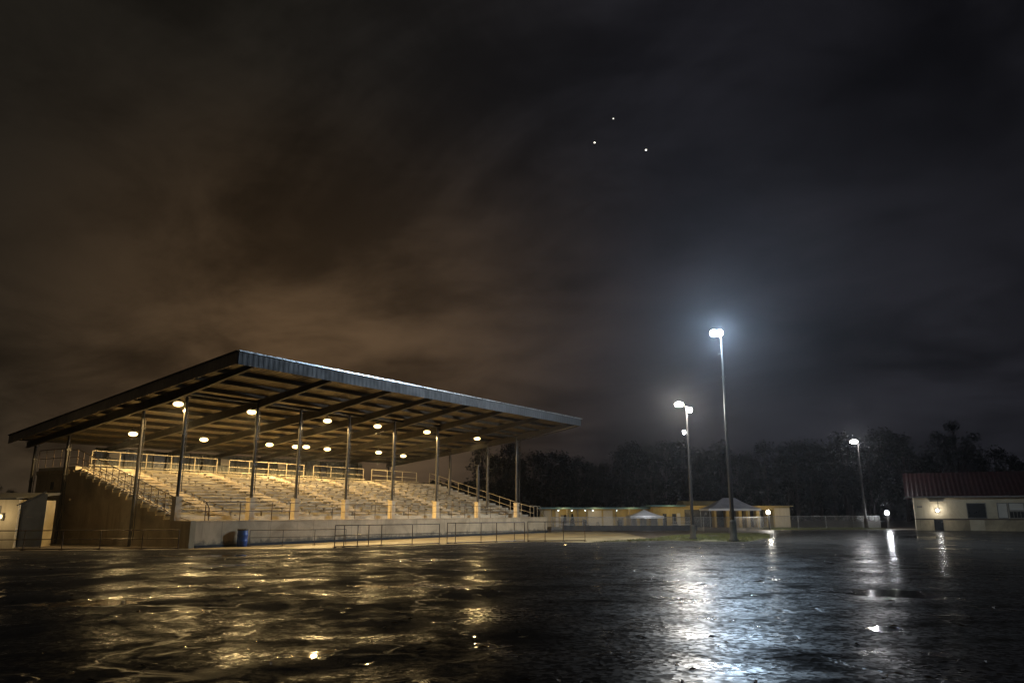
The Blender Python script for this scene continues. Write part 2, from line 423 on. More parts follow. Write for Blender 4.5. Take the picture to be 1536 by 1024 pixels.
# ------------------------------------------------------------------ grandstand (local x along the front, y into the stand)
GA = R(57.5)
G = thing('grandstand', (-15.44, 37.28, 0), 'long roofed grandstand with rows of benches lit by warm lamps', 'grandstand', GA)
rise_x = .012                                    # the roof climbs slightly to the far end
def roof_z(s, t): return 8.82 + rise_x*(s+2) - .1327*(t+4.85)
L = 34.4
fw = MB(); fw.box(0, L, 0, .32, 0, 1.24); fw.box(-.02, L+.02, -.035, .34, 1.241, 1.30)
fwo = fw.build('front_wall', M['concrete'], G)
k_ = MB(); k_.box(.05, L-.05, -.06, -.003, 0, .13)
k_.build('base_trim', M['banner'], fwo)
# terrace solid with stepped top, its ends are the side walls
ROWS = 14; T0 = 1.9; DT = .70; DZ = .20; ZW = 1.10
prof = [(.325, 0), (.325, ZW), (T0, ZW)]
z = 1.30
prof.append((T0, z+.2))
for i in range(ROWS):
    t = T0 + i*DT; zt = 1.5 + DZ*i
    prof.append((t+DT, zt)); prof.append((t+DT, zt+DZ))
ztop = 1.5 + DZ*ROWS; ttop = T0 + ROWS*DT
prof[-1] = (ttop, ztop)
prof += [(15.9, ztop), (15.9, 0)]
te = MB(); te.prism(prof, .004, L-.004); o = te.build('terrace', M['tread'], G); recalc(o)
# side wall cladding: stringer 4 cm proud, a bit below the step tops, plus taller corner block at the back
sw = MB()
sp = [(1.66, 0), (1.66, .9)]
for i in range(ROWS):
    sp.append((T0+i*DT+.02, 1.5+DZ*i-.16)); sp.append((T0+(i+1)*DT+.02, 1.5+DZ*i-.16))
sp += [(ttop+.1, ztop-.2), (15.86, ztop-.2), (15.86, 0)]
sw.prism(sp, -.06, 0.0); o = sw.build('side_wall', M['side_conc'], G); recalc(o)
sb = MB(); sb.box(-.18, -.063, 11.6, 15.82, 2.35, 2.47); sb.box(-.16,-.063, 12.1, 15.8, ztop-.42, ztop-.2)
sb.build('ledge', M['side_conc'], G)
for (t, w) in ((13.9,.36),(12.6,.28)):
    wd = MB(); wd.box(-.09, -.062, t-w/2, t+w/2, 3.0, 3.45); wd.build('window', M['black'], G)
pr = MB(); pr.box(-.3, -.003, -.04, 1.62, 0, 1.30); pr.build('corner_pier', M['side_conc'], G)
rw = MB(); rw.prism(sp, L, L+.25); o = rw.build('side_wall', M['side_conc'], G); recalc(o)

# columns
cols_front = [(-.12,1.5), (3.95,1.0), (7.05,1.0), (11.05,1.0), (15.35,1.0), (20.1,1.0), (31.0,1.0)]
def column(s, t, z0, zt=None, r=.085, stub=None, lean=0):
    zt = zt if zt is not None else roof_z(s,t)-.50
    c = MB()
    c.tube([(s,t,z0),(s,t,zt)], r, 10)
    c.tube([(s+.12,t-.08,z0+.3),(s+.12,t-.08,zt-.5)], .022, 6)          # conduit strapped to the column
    for q in (.35,.62,.85):
        zz = z0+(zt-z0)*q; c.box(s-.10,s+.15,t-.10,t+.10,zz,zz+.05)
    c.box(s-.2,s+.2,t-.15,t+.15,zt,zt+.03)
    co = c.build('column', M['steel'], G)
    if stub:
        m_ = MB(); m_.box(s-.17, s+.17, t-.17, t+.17, stub[0], stub[1]); m_.box(s-.20,s+.20,t-.20,t+.20,stub[1]+.001,stub[1]+.05)
        m_.build('pedestal', M['cap'], co)
    return co
for (s,t) in cols_front:
    column(s, t, 2.4, stub=(ZW+.002, 2.42))
column(25.3, 1.0, 2.4, zt=5.3, stub=(ZW+.002, 2.42))                    # the cut-off post
for (s,t) in ((-.48,4.65),(-.48,11.9)): column(s, t, 0)
column(-.48, 15.6, 0); column(31.0, 4.0, 2.0); column(31.0, 8.1, 3.2); column(31.0, 15.4, ztop); 
for s in (3.95, 11.05, 20.1, 27.0): column(s, 15.55, ztop)

# roof: deck, purlins, rafters, fascias
S0, S1, TF, TB = -2.0, 31.7, -4.85, 15.45
TBX = 15.62
dk = MB()
def slab(mb, s0, s1, t0, t1, top, th):
    vs = []
    for dz in (-th, 0):
        for (s,t) in ((s0,t0),(s1,t0),(s1,t1),(s0,t1)): vs.append((s,t,roof_z(s,t)+top+dz))
    mb.add(vs, [(0,3,2,1),(4,5,6,7),(0,1,5,4),(1,2,6,5),(2,3,7,6),(3,0,4,7)])
slab(dk, S0+.03, S1-.03, TF+.03, TBX, -.04, .05)
ro = dk.build('roof', M['deck'], G)
fa = MB()
vs = []
for t in (TF-.03, TF+.02):
    for s in (S0, S1):
        vs += [(s,t,roof_z(s,TF)-.58),(s,t,roof_z(s,TF)-.01)]
fa.add(vs, [(0,2,3,1),(4,5,7,6),(0,1,5,4),(2,6,7,3),(1,3,7,5),(0,4,6,2)])
fa.build('fascia', M['fascia'], ro)
tr = MB(); tr.bar((S0-.05,TF-.05,roof_z(S0,TF)+.03),(S1+.12,TF-.05,roof_z(S1,TF)+.03), .16, .06)
tr.build('drip_edge', M['trim'], ro)
for s, nm in ((S0,0),(S1,1)):
    rk = MB(); vs = []
    for ds in (-.025,.025):
        for t in (TF+.025, TBX+.02):
            vs += [(s+ds,t,roof_z(s,t)-.46-(.10 if t < 0 else 0)),(s+ds,t,roof_z(s,t)-.005)]
    rk.add(vs, [(0,2,3,1),(4,5,7,6),(0,1,5,4),(2,6,7,3),(1,3,7,5),(0,4,6,2)])
    o = rk.build('rake_board', M['rake'], ro); recalc(o)
    e = MB(); e.bar((s,TF+.05,roof_z(s,TF)+.03),(s,TBX,roof_z(s,TBX)+.03), .2, .06); e.build('roof_edge', M['roofdark'], ro)
for k in range(13):
    t = TF + .75 + k*1.62
    if t > TBX-.2: break
    p = MB(); p.bar((S0+.05,t,roof_z(S0,t)-.20),(S1-.05,t,roof_z(S1,t)-.20), .10, .205)
    p.build('purlin', M['beam'], ro)
for s in (-.95, 3.95, 8.6, 12.4, 16.3, 20.3, 25.4, 31.0):
    b_ = MB()
    # deep over the columns, tapering to the overhang tip: I-beam web and flanges
    pts = [(TF+.25,.30),(1.2,.62),(9,.56),(15.7,.40)]
    for (a, da), (c, dc) in zip(pts, pts[1:]):
        za, zc = roof_z(s,a)-.31, roof_z(s,c)-.31
        za2, zc2 = za-da*.75, zc-dc*.75
        for x0, x1 in ((-.02,.02),):
            b_.add([(s+x0,a,za2),(s+x1,a,za2),(s+x1,a,za),(s+x0,a,za),(s+x0,c,zc2),(s+x1,c,zc2),(s+x1,c,zc),(s+x0,c,zc)],
                   [(0,1,2,3),(7,6,5,4),(0,4,5,1),(1,5,6,2),(2,6,7,3),(3,7,4,0)])
        b_.bar((s,a,za2-.012),(s,c,zc2-.012), .18, .022)
        b_.bar((s,a,za-.012),(s,c,zc-.012), .18, .022)
    b_.build('rafter', M['beam'], ro)
# eave beam on the front columns
eb = MB(); eb.bar((-.9,1.05,roof_z(0,1.05)-.42),(30.9,1.05,roof_z(31,1.05)-.42), .09, .16); eb.build('eave_beam', M['beam'], ro)

for t in (1.6, 9.15):
    b_ = MB(); b_.tube([(-.5,t,roof_z(-.5,t)-.33),(26.4,t,roof_z(26.4,t)-.33)], .018, 6); b_.build('conduit', M['galv'], ro)
b_ = MB(); x = -.9                                                    # hanging gutter brackets and a downpipe on the front edge
b_.tube([(31.45,TF+.12,roof_z(31,TF)-.62),(31.45,.9,roof_z(31,1)-.75),(31.25,.9,1.3)], .04, 8); b_.build('downpipe', M['steel'], ro)
# benches between the aisles
aisles = [3.0, 8.7, 13.9, 19.0, 24.2]
edges = [.55] + [v for a in aisles for v in (a-.62, a+.62)] + [30.6]
rb = random.Random(5)
for i in range(ROWS):
    t = T0 + i*DT; zt = 1.5 + DZ*i
    for k in range(0, len(edges), 2):
        a, b = edges[k], edges[k+1]
        m_ = MB(); x = a
        while x < b-.3:                                  # plank lengths, slightly uneven, a few sprung
            x2 = min(b, x + rb.uniform(1.6, 3.2))
            if b-x2 < .5: x2 = b
            dz = rb.gauss(0, .006); dy = rb.gauss(0,.012)
            m_.box(x, x2-.012, t+.33+dy, t+.49+dy, zt+.27+dz, zt+.315+dz)
            m_.box(x, x2-.012, t+.50+dy, t+.65+dy, zt+.27+dz*.5, zt+.315+dz*.5)
            x = x2
        nl = max(2, int((b-a)/1.7)+1)
        for j in range(nl):
            x = a+.15 + (b-a-.3)*j/(nl-1)
            m_.box(x-.03, x+.03, t+.36, t+.62, zt+.215, zt+.262); m_.box(x-.03, x+.03, t+.46, t+.53, zt+.002, zt+.215)
        m_.build('bench', M['bench'], G)
# steps in the aisles, slightly paler than the terrace
for a in aisles + [.25, 31.9]:
    st = MB(); w = .58 if a not in (.25, 31.9) else (.22 if a < 1 else 1.2)
    for i in range(ROWS):
        t = T0 + i*DT; zt = 1.5+DZ*i
        st.box(a-w, a+w, t-.30, t-.003, zt-DZ*.5+(-.0), zt-DZ*.5+.05) if i else None
        st.box(a-w, a+w, t-.03, t+.34, zt+.002, zt+.03)
    st.build('aisle_steps', M['cap'], G)
# litter-dark cushions / wet leaves left on benches
lf = MB(); rl = random.Random(11)
for q in range(150):
    i = rl.randrange(ROWS); t = T0+i*DT+rl.uniform(.1,.6); zt = 1.5+DZ*i; s = rl.uniform(.6, 30.5)
    w, h = rl.uniform(.05,.16), rl.uniform(.03,.10)
    up = .32 if t-T0-i*DT > .33 else .035
    lf.lathe([(0,h),(w*.6,h*.8),(w,h*.3),(w*.9,0)], 7, (s,t,zt+up))
tag(lf.build('litter', M['bracket'], G), kind='stuff')

# rails of the stand
def rail(pts, posts, h, m, name, r=.025, mids=(.5,), parent=G, npost_r=None):
    b = MB(); npost_r = npost_r or r
    b.tube([(p[0],p[1],p[2]+h) for p in pts], r, 6)
    for q in mids: b.tube([(p[0],p[1],p[2]+h*q) for p in pts], r*.8, 6)
    for p in posts: b.tube([(p[0],p[1],p[2]),(p[0],p[1],p[2]+h)], npost_r, 6)
    return b.build(name, m, parent)
def lerp(a, b, k): return tuple(x+(y-x)*k for x, y in zip(a, b))
# on the front wall
rr = random.Random(2)
xs = [.6]; 
while xs[-1] < 30: xs.append(xs[-1]+rr.uniform(1.2,2.1))
rail([(.3,.16,1.3),(6.6,.16,1.3)], [(x,.16,1.3) for x in xs if x < 6.6], .92, M['rail_dark'], 'front_railing')
rail([(7.6,.16,1.3),(30.5,.16,1.3)], [(x,.16,1.3) for x in xs if x > 7.6], .86, M['rail_dark'], 'front_railing', r=.018)
# stair railing at the left end: follows the steps
a, b = (.06, T0-.4, 1.36), (.06, ttop, ztop+.02)
rail([(.06,.25,1.12), (.06,T0-.4,1.36), b, (.06,13.2,ztop)], [lerp(a,b,k/16) for k in range(17)], .95, M['rail_dark'], 'stair_railing', r=.024, mids=(.55,.12))
b2 = MB(); b2.tube([(.55,.3,2.2),(.75,.3,2.15),(.9,.3,1.9),(.92,.3,1.1)], .03, 8); b2.build('handrail', M['rail_dark'], G)
# right end
a, b = (32.6, T0-.4, 1.4), (32.6, ttop, ztop+.02)
rail([(32.6,.3,1.12), a, b], [lerp(a,b,k/9) for k in range(10)], 1.0, M['rail_light'], 'stair_railing', r=.028, mids=(.5,))
b2 = MB()
for ds in (0, .5):
    b2.tube([(31.9+ds,.2,2.25),(33.0+ds,.2,2.2),(34.3+ds*.3,.2,1.35)], .022, 6)
for s in (31.9,32.5,33.1,33.7): b2.tube([(s,.2,1.3),(s,.2,2.22-max(0,s-33.0)*.6)], .02, 6)
b2.build('handrail', M['rail_light'], G)
# back promenade rail, cream, in bays with gaps
for (s0,s1) in ((1.0,9.6),(10.6,17.4),(18.4,24.0),(25.0,31.0)):
    n = max(2, round((s1-s0)/1.75)+1)
    rail([(s0,ttop+.25,ztop),(s1,ttop+.25,ztop)], [(s0+(s1-s0)*k/(n-1),ttop+.25,ztop) for k in range(n)], .98, M['rail_light'], 'promenade_railing', r=.028, mids=(.12,.5), npost_r=.032)
rail([(-.2,12.2,ztop),(-.2,15.6,ztop)], [(-.2,12.2+.85*k,ztop) for k in range(5)], 1.05, M['rail_dark'], 'promenade_railing', r=.022)
# back wall of corrugated sheet with posts, a door opening, a lighter patch
bw = MB()
def bwp(s0, s1, z0=ztop, dz=.36):
    b_ = MB()
    vs = []
    for t in (15.68, 15.72):
        vs += [(s0,t,z0),(s1,t,z0),(s1,t,roof_z(s1,t)-dz),(s0,t,roof_z(s0,t)-dz)]
    b_.add(vs, [(0,1,2,3),(7,6,5,4),(0,4,5,1),(1,5,6,2),(2,6,7,3),(3,7,4,0)])
    return b_
for (s0,s1) in ((3.2,7.2),(8.3,16.0),(17.0,22.6),(23.4,27.6)):
    o = bwp(s0,s1).build('back_wall', M['backwall'], G); recalc(o)
for (s0,s1) in ((7.203,8.297),(16.003,16.997),(22.603,23.397)):
    d = MB(); d.box(s0, s1, 15.75, 15.79, ztop, roof_z(s0,15.7)-.4); d.build('doorway', M['black'], G)
for s in (3.2,5.2,7.25,8.25,10.1,12.1,14.0,15.95,17.05,19.0,21.0,22.6,25.4,27.6):
    d = MB(); d.box(s-.045,s+.045,15.60,15.677,ztop,roof_z(s,15.6)-.4); d.build('wall_post', M['steel'], G)
# pale plates on the back wall
for s in (4.4, 12.9, 18.3):
    d = MB(); d.box(s-.35,s+.35,15.55,15.598,5.15,5.6); d.build('wall_plate', M['pale'], G)

# ------------------------------------------------------------------ roof lamps (hang from the roof, each a thing)
LAMPG = 'warm round lamps under the grandstand roof'
WARM = (1,.685,.285)
def gl(s, t, z):
    c, q = math.cos(GA), math.sin(GA)
    return (-15.44 + s*c - t*q, 37.28 + s*q + t*c, z)
proto = thing('roof_lamp', (0,0,0), 'x', 'lamp', 0, LAMPG)
h = MB(); h.lathe([(0,.22),(.09,.22),(.12,.16),(.22,.12),(.235,.09),(.22,.09),(.11,.13),(0,.14)], 20)
h.tube([(0,0,.2),(0,0,.48)], .018, 6)
h.build('shade', M['housing'], proto)
e = MB(); e.lathe([(0,.085),(.12,.08),(.20,.05),(.245,.01),(.258,-.035),(.235,-.085),(.175,-.13),(.09,-.155),(0,-.16)], 20); e.build('lens', M['lens_warm'], proto)
bl = lamp(proto, (0,0,-.22), 1120, WARM, .10, 167, (0,0,-1))
LAMPS = [(-.42,1.75,'warm roof lamp beside the corner column, biggest and leftmost of the front row'),
         (4.02,1.6,'warm roof lamp in front of the second front column from the left'),
         (9.70,1.55,'warm roof lamp midway between the third and fourth front columns, front row'),
         (14.1,1.4,'warm front-row roof lamp just left of the fifth front column'),
         (19.3,1.35,'warm front-row roof lamp just left of the sixth front column'),
         (25.8,1.45,'warm roof lamp at the far right end of the front row, nearest the end columns'),
         (1.67,9.07,'warm roof lamp of the back row at its far left, over the left stairs'),
         (6.41,9.1,'second warm roof lamp from the left in the back row'),
         (11.6,9.1,'third warm roof lamp from the left in the back row'),
         (13.95,9.1,'left one of two back-row roof lamps hanging almost side by side'),
         (14.75,8.9,'right one of two back-row roof lamps hanging almost side by side'),
         (17.0,9.08,'warm back-row roof lamp directly right of the closely hung pair'),
         (22.4,8.85,'second warm roof lamp from the right in the back row'),
         (26.1,9.4,'warm roof lamp at the far right end of the back row, above the right benches')]
for i, (s,t,lab) in enumerate(LAMPS):
    o = proto if i == 0 else copy_tree(proto)
    o.location = gl(s, t, roof_z(s,t)-.82); o['label'] = lab

# ------------------------------------------------------------------ pipe railings in front
def pipe_rail(name, pts, label, hs, posts, mids=(.55,), lowrail=True, r=.022, m='rail_dark'):
    o0 = pts[0]
    t = thing(name, (o0[0],o0[1],0), label, 'railing')
    P = [(p[0]-o0[0], p[1]-o0[1]) for p in pts]
    def at(k):
        seg = k*(len(P)-1); i = min(int(seg), len(P)-2); f = seg-i
        return (P[i][0]+(P[i+1][0]-P[i][0])*f, P[i][1]+(P[i+1][1]-P[i][1])*f)
    b = MB(); b.tube([(x,y,hs) for x,y in P], r, 8); b.build('top_rail', M[m], t)
    for q in mids:
        b = MB(); b.tube([(x,y,hs*q) for x,y in P], r*.85, 8); b.build('middle_rail', M[m], t)
    if lowrail:
        b = MB(); b.tube([(x,y,.05) for x,y in P], r*1.3, 8); b.build('bottom_rail', M[m], t)
    for k in posts:
        x, y = at(k); b = MB(); b.tube([(x,y,0),(x,y,hs)], r, 8); b.box(x-.08,x+.08,y-.08,y+.08,0.008,.03); b.build('post', M[m], t)
    return t
pipe_rail('pipe_railing', [(-8.75,37.9),(-4.0,42.2)], 'low dark pipe railing in front of the concrete wall, nearer the blue barrel', 1.07, [0,.08,.2,.3,.42,.72,1])
pipe_rail('pipe_railing', [(-3.6,42.6),(.75,45.75)], 'low dark pipe railing with wide bays before the far right part of the concrete wall', 1.12, [0,.1,.42,.62,.86,1])
pipe_rail('pipe_railing', [(.95,45.85),(4.4,46.2)], 'short dark pipe railing continuing right beyond the end of the concrete wall', 1.15, [0,.3,.62,1], r=.022)
pipe_rail('pipe_railing', [(-27,34.1),(-15.9,36.6)], 'long low pipe railing along the dark left side of the grandstand', .88, [0,.14,.28,.42,.56,.7,.86,1], r=.022)
pipe_rail('pipe_railing', [(-13.4,39.2),(-9.1,42.0)], 'thin two-bar pipe railing close to the front wall right of the blue barrel', .80, [0,.33,.66,1], r=.015, lowrail=False)

# ------------------------------------------------------------------ blue barrel
bt = thing('barrel', gl(2.45,-.45,0), 'blue plastic barrel standing against the front concrete wall', 'barrel')
b = MB(); b.lathe([(0,.008),(.22,.008),(.25,.04),(.255,.24),(.27,.26),(.27,.29),(.255,.31),(.255,.54),(.27,.56),(.27,.59),(.255,.61),(.25,.82),(.225,.86),(.225,.84),(0,.83)], 24)
b.build('body', M['blue'], bt)
b = MB(); b.lathe([(.268,.80),(.272,.83),(.262,.875),(.245,.875),(.24,.80)], 24); b.build('rim', M['bracket'], bt)

# ------------------------------------------------------------------ light poles
COLD = (.58,.78,1.0); WHITE = (1,.94,.84)
def flood(parent, loc, aim, lens, w=.34, h=.22, name='floodlight'):
    """floodlight head: tapered housing, visor, glowing lens"""
    q = Vector(aim).to_track_quat('-Z','Y').to_matrix().to_4x4()
    mtx = Matrix.Translation(loc) @ q
    a = MB(); q_ = .80; vs = [(-w*q_,-h*q_,.01),(w*q_,-h*q_,.01),(w*q_,h*q_,.01),(-w*q_,h*q_,.01),(-w*.5,-h*.5,.2),(w*.5,-h*.5,.2),(w*.5,h*.5,.2),(-w*.5,h*.5,.2)]
    a.add([mtx @ Vector(v) for v in vs], [(4,5,6,7),(0,1,5,4),(1,2,6,5),(2,3,7,6),(3,0,4,7)])
    a.add([mtx @ Vector(v) for v in [(-w*q_,h*q_,.01),(w*q_,h*q_,.01),(w*q_,h*q_+.04,-.03),(-w*q_,h*q_+.04,-.03)]], [(0,1,2,3)])
    hd = a.build(name, M['housing'], parent)
    e = MB()
    ring = [(0,.02),(.5,.015),(.8,.0),(1.0,-.04),(.98,-.09),(.85,-.14),(.6,-.18),(.3,-.2),(0,-.205)]
    tmp = MB(); tmp.lathe([(max(r,.001), z) for r, z in ring], 18)
    e.add([mtx @ Vector((v[0]*w*.98, v[1]*h*1.02, v[2])) for v in tmp.v], tmp.f, True)
    e.build('lens', M[lens], hd)
    return hd
def light_pole(loc, H, label, rb, rt, baseh):
    t = thing('light_pole', loc, label, 'light pole', 0, 'tall lamp poles round the lot')
    b = MB(); b.tube([(0,0,baseh*.5),(0,0,H*.35),(0,0,H*.7),(0,0,H)], [rb, rb*.82+rt*.18, (rb+rt)/2*.8, rt], 12)
    for q in (.28,.45,.52,.78): b.lathe([(rb*1.0,-.03),(rb*1.05,0),(rb*1.0,.03)], 12, (0,0,H*q)); 
    b.build('pole', M['pole'], t)
    c = MB(); c.lathe([(rb*2.3,0.0),(rb*2.3,.12),(rb*1.7,.16),(rb*1.45,baseh*.9),(rb*1.0,baseh),(0,baseh)], 16); c.build('base', M['base'], t)
    return t
p1 = light_pole((13.2,45.67,0), 12.75, 'tallest dark lamp pole with a blue-white floodlight at its top', .13, .05, 1.25)
b = MB(); b.tube([(0,0,12.6),(-.1,0,12.8),(-.45,-.1,12.85)], .035, 8); b.bar((-.65,-.05,12.86),(.1,-.02,12.86),.07,.07); b.build('bracket', M['pole'], p1)
flood(p1, (-.46,-.18,12.72), (-.35,-.75,-.62), 'lens_cold', .25, .22)
flood(p1, (-.13,-.17,12.74), (.2,-.8,-.6), 'lens_cold', .21, .2)
b = MB(); b.tube([(0,0,11.4),(-.22,-.05,11.42),(-.25,-.05,11.32)], .02, 6); b.tube([(0,0,11.95),(-.16,-.05,11.96)], .02, 6); b.build('hook', M['pole'], p1)
lamp(p1, (-.34,-.85,12.55), 8800, COLD, .22)

p2 = light_pole((11.57,48.98,0), 8.55, 'middle-height lamp pole with three white lamps, left of the tallest pole', .115, .05, .9)
b = MB(); b.bar((-.62,-.05,8.62),(.2,0,8.5),.06,.06); b.tube([(0,0,6.85),(-.2,-.05,6.85)], .03, 6); b.build('bracket', M['pole'], p2)
flood(p2, (-.50,-.14,8.68), (-.3,-.85,-.5), 'lens_white', .30, .16)
flood(p2, (.16,-.08,8.32), (.75,-.45,-.5), 'lens_white', .13, .17)
flood(p2, (-.26,-.1,6.84), (-.2,-.9,-.3), 'lens_small', .10, .13)
lamp(p2, (-.52,-.75,8.55), 2900, WHITE, .14); lamp(p2, (.5,-.35,8.05), 300, (.95,.92,1), .10)

p3 = light_pole((37.12,80.08,0), 9.1, 'far lamp pole standing alone on the grass right of the two nearer poles', .125, .055, 1.1)
b = MB(); b.bar((-.75,-.05,9.15),(.1,0,9.1),.07,.07); b.build('bracket', M['pole'], p3)
flood(p3, (-.48,-.15,9.1), (-.3,-.85,-.5), 'lens_white', .40, .2)
lamp(p3, (-.48,-.75,9.0), 950, (.96,.95,1), .16)

# bollard lamp near the right building
t = thing('post_lamp', (39.42,80.08,0), 'low post with a small bright white lamp left of the red-roofed building', 'lamp post')
b = MB(); b.tube([(0,0,0),(0,0,1.45)], .13, 10); b.lathe([(.2,0),(.2,.06),(.14,.09)], 12); b.build('post', M['pole'], t)
b = MB(); b.lathe([(.10,1.45),(.17,1.52),(.20,1.68),(.15,1.83),(.0,1.88)], 14); b.build('globe', M['lens_small'], t)
lamp(t, (0,-.45,1.75), 220, (.93,.95,1), .12)

# ------------------------------------------------------------------ right building with dark red roof
rz = R(-27.5)
B = thing('service_building', (39.25,74.2,0), 'cream building with a dark red metal roof at the right edge', 'building', rz)
bl_ = 22
b = MB(); b.box(0, bl_, 0, 8, 0, 3.15); b.build('wall', M['cream'], B)
b = MB()
rp = [(-.55,3.10),(-.55,3.22),(4,5.62),(8.55,3.22),(8.55,3.10),(4,5.48)]
b.prism(rp, -.7, bl_+.7); ro2 = b.build('roof', M['redroof'], B); recalc(ro2)
b = MB(); b.prism([(0.004,3.151),(7.99,3.151),(4,5.3)], .004, .2); o = b.build('gable', M['cream'], B); recalc(o)
b = MB(); b.box(-.72, bl_+.7, -.64, -.553, 3.06, 3.2); b.build('gutter', M['wood'], ro2)
b = MB(); b.box(-.012, bl_, -.045, -.003, 1.02, 1.12); b.build('waist_rail', M['rail_dark'], B)
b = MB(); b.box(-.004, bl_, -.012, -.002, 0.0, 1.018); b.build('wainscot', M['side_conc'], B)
def opening(x0,x1,z0,z1,m='glass',frame='wood', bars=0):
    b = MB(); f = .07
    b.box(x0-f,x0,-.06,-.013,z0-f,z1+f); b.box(x1,x1+f,-.06,-.013,z0-f,z1+f); b.box(x0,x1,-.06,-.013,z1,z1+f); b.box(x0,x1,-.06,-.013,z0-f,z0)
    for k in range(bars):
        x = x0+(x1-x0)*(k+1)/(bars+1); b.box(x-.02,x+.02,-.05,-.02,z0,z1)
    w = b.build('window', M[frame], B)
    g = MB(); g.box(x0,x1,-.018,-.0135,z0,z1); g.build('pane', M[m], w)
opening(4.45,5.9,1.2,2.5,'black')
opening(6.9,7.6,1.22,2.5,'pale',bars=0); opening(7.8,8.9,1.9,2.5,'pale'); opening(7.8,8.9,1.22,1.75,'glass',bars=3)
opening(9.4,9.95,1.2,2.5,'glass')
b = MB(); b.box(1.55,2.3,-.07,-.014,.02,1.015); dr = b.build('door', M['black'], B)
b = MB(); b.box(2.2,2.25,-.1,-.072,.75,.85); b.build('handle', M['galv'], dr)
b = MB(); b.box(4.5,5.7,-.03,-.0125,.05,1.0); b.build('hatch', M['cream'], B)
b = MB(); b.box(1.4,2.5,-.6,-.003,2.72,2.80); b.build('canopy', M['wood'], B)
b = MB(); b.box(.25,.7,-.05,-.003,2.15,2.3); b.build('vent', M['wood'], B)
b = MB(); b.tube([(2.05,-.06,3.0),(2.05,-.06,1.95)], .025, 6); b.build('conduit', M['galv'], B)
b = MB(); b.box(1.8,2.1,-.15,-.003,1.75,2.05); wl = b.build('wall_lamp', M['housing'], B)
b = MB(); b.lathe([(0,-.11),(.08,-.08),(.12,0),(.08,.08),(0,.11)], 12, (1.95,-.24,1.88)); b.build('lens', M['lens_small'], wl)
lamp(B, (1.95,-.62,1.95), 32, (1,.93,.80), .12)

# ------------------------------------------------------------------ left booth and grey shed
Bo = thing('ticket_booth', (-24.15,37.2,0), 'small cream booth with a dark roof at the left edge, lit by a lamp', 'booth')
b = MB(); b.box(-4.5,0,0,3,0,2.3); b.build('wall', M['cream'], Bo)
b = MB(); vs = [(-4.8,-.25,2.30),(.0,-.25,2.32),(.0,3.3,2.6),(-4.8,3.3,2.6),(-4.8,-.25,2.38),(.0,-.25,2.40),(.0,3.3,2.72),(-4.8,3.3,2.72)]
b.add(vs, [(0,3,2,1),(4,5,6,7),(0,1,5,4),(1,2,6,5),(2,3,7,6),(3,0,4,7)]); b.build('roof', M['roofdark'], Bo)
b = MB(); b.box(-.75,-.6,-.16,-.003,1.35,1.65); wl = b.build('wall_lamp', M['housing'], Bo)
b = MB(); b.lathe([(0,-.1),(.06,-.07),(.075,0),(.06,.07),(0,.1)], 10, (-.67,-.22,1.5)); b.build('lens', M['lens_warm'], wl)
b = MB(); b.box(-1.6,-.82,-.03,-.003,.02,2.0); b.build('door', M['wood'], Bo)
lamp(Bo, (-.67,-1.0,1.55), 38, (1,.78,.46), .08)
Sh = thing('shed', (-24.2,37.35,0), 'dark grey shed with a sloping gable and closed door beside the stand', 'shed', R(33))
b = MB()
pf = [(0.0,0),(1.12,0),(1.12,2.58),(.95,2.62),(0.0,2.05)]
n = len(pf); vs = [(x,0,z) for x,z in pf] + [(x,3.0,z) for x,z in pf]
b.add(vs, [tuple(range(n)), tuple(range(2*n-1,n-1,-1))] + [(i,i+n,(i+1)%n+n,(i+1)%n) for i in range(n)])
o = b.build('wall', M['greydoor'], Sh); recalc(o)
b = MB(); b.bar((-.12,1.45,2.02),(1.05,1.45,2.72),3.2,.06); b.build('roof', M['roofdark'], Sh)
b = MB(); b.box(.12,.92,-.04,-.003,.06,1.85); d = b.build('door', M['greydoor'], Sh)
b = MB(); b.box(.35,.6,-.055,-.041,1.45,1.5); b.build('handle', M['bracket'], d)
b = MB(); b.box(.05,1.05,-.25,-.003,0.008,.05); b.build('sill', M['concrete'], Sh)

# ------------------------------------------------------------------ background: yellow buildings, tents, fence
Y1 = thing('concession_building', (3.5,91,0), 'long low yellow building with teal roof edge beyond the fence, nearer the stand', 'building')
b = MB(); b.box(0,13.2,0,6,0,2.12); b.build('wall', M['yellow'], Y1)
b = MB(); b.box(-.3,13.5,-.9,6.3,2.125,2.24); rf = b.build('roof', M['roofdark'], Y1)
b = MB(); b.box(-.3,13.5,-.96,-.903,2.08,2.27); b.build('roof_edge', M['teal'], rf)
for (x,w) in ((.3,.9),(1.7,.35),(5.6,1.6),(7.4,1.1),(12.0,.15)):
    b = MB(); b.box(x,x+w,-.06,-.003,.02,1.95); b.build('panel', M['pale'], Y1)
for x in (1.2,3.0,4.3,5.3,8.8,10.4,11.9):
    b = MB(); b.box(x-.05,x+.05,-.86,-.78,0,2.12); b.build('post', M['wood'], Y1)
for x in (2.35,2.6,9.1,10.7):
    b = MB(); b.box(x,x+.7,-.04,-.003,.02,1.15 if x > 5 else 1.4); b.build('door', M['wood'], Y1)
for i, x in enumerate((2.0,3.6,5.2,6.1,8.9)):
    b = MB(); b.box(x-.1,x+.1,-.75,-.55,1.95,2.04); f_ = b.build('eave_lamp', M['housing'], Y1)
    b = MB(); b.lathe([(.10,0),(.09,-.06),(0,-.10)], 8, (x,-.65,1.95)); b.build('lens', M['lens_eave'], f_)
for x in (2.6,6.4,10.6): lamp(Y1, (x,-1.7,1.9), 40, (1,.72,.30), .2)

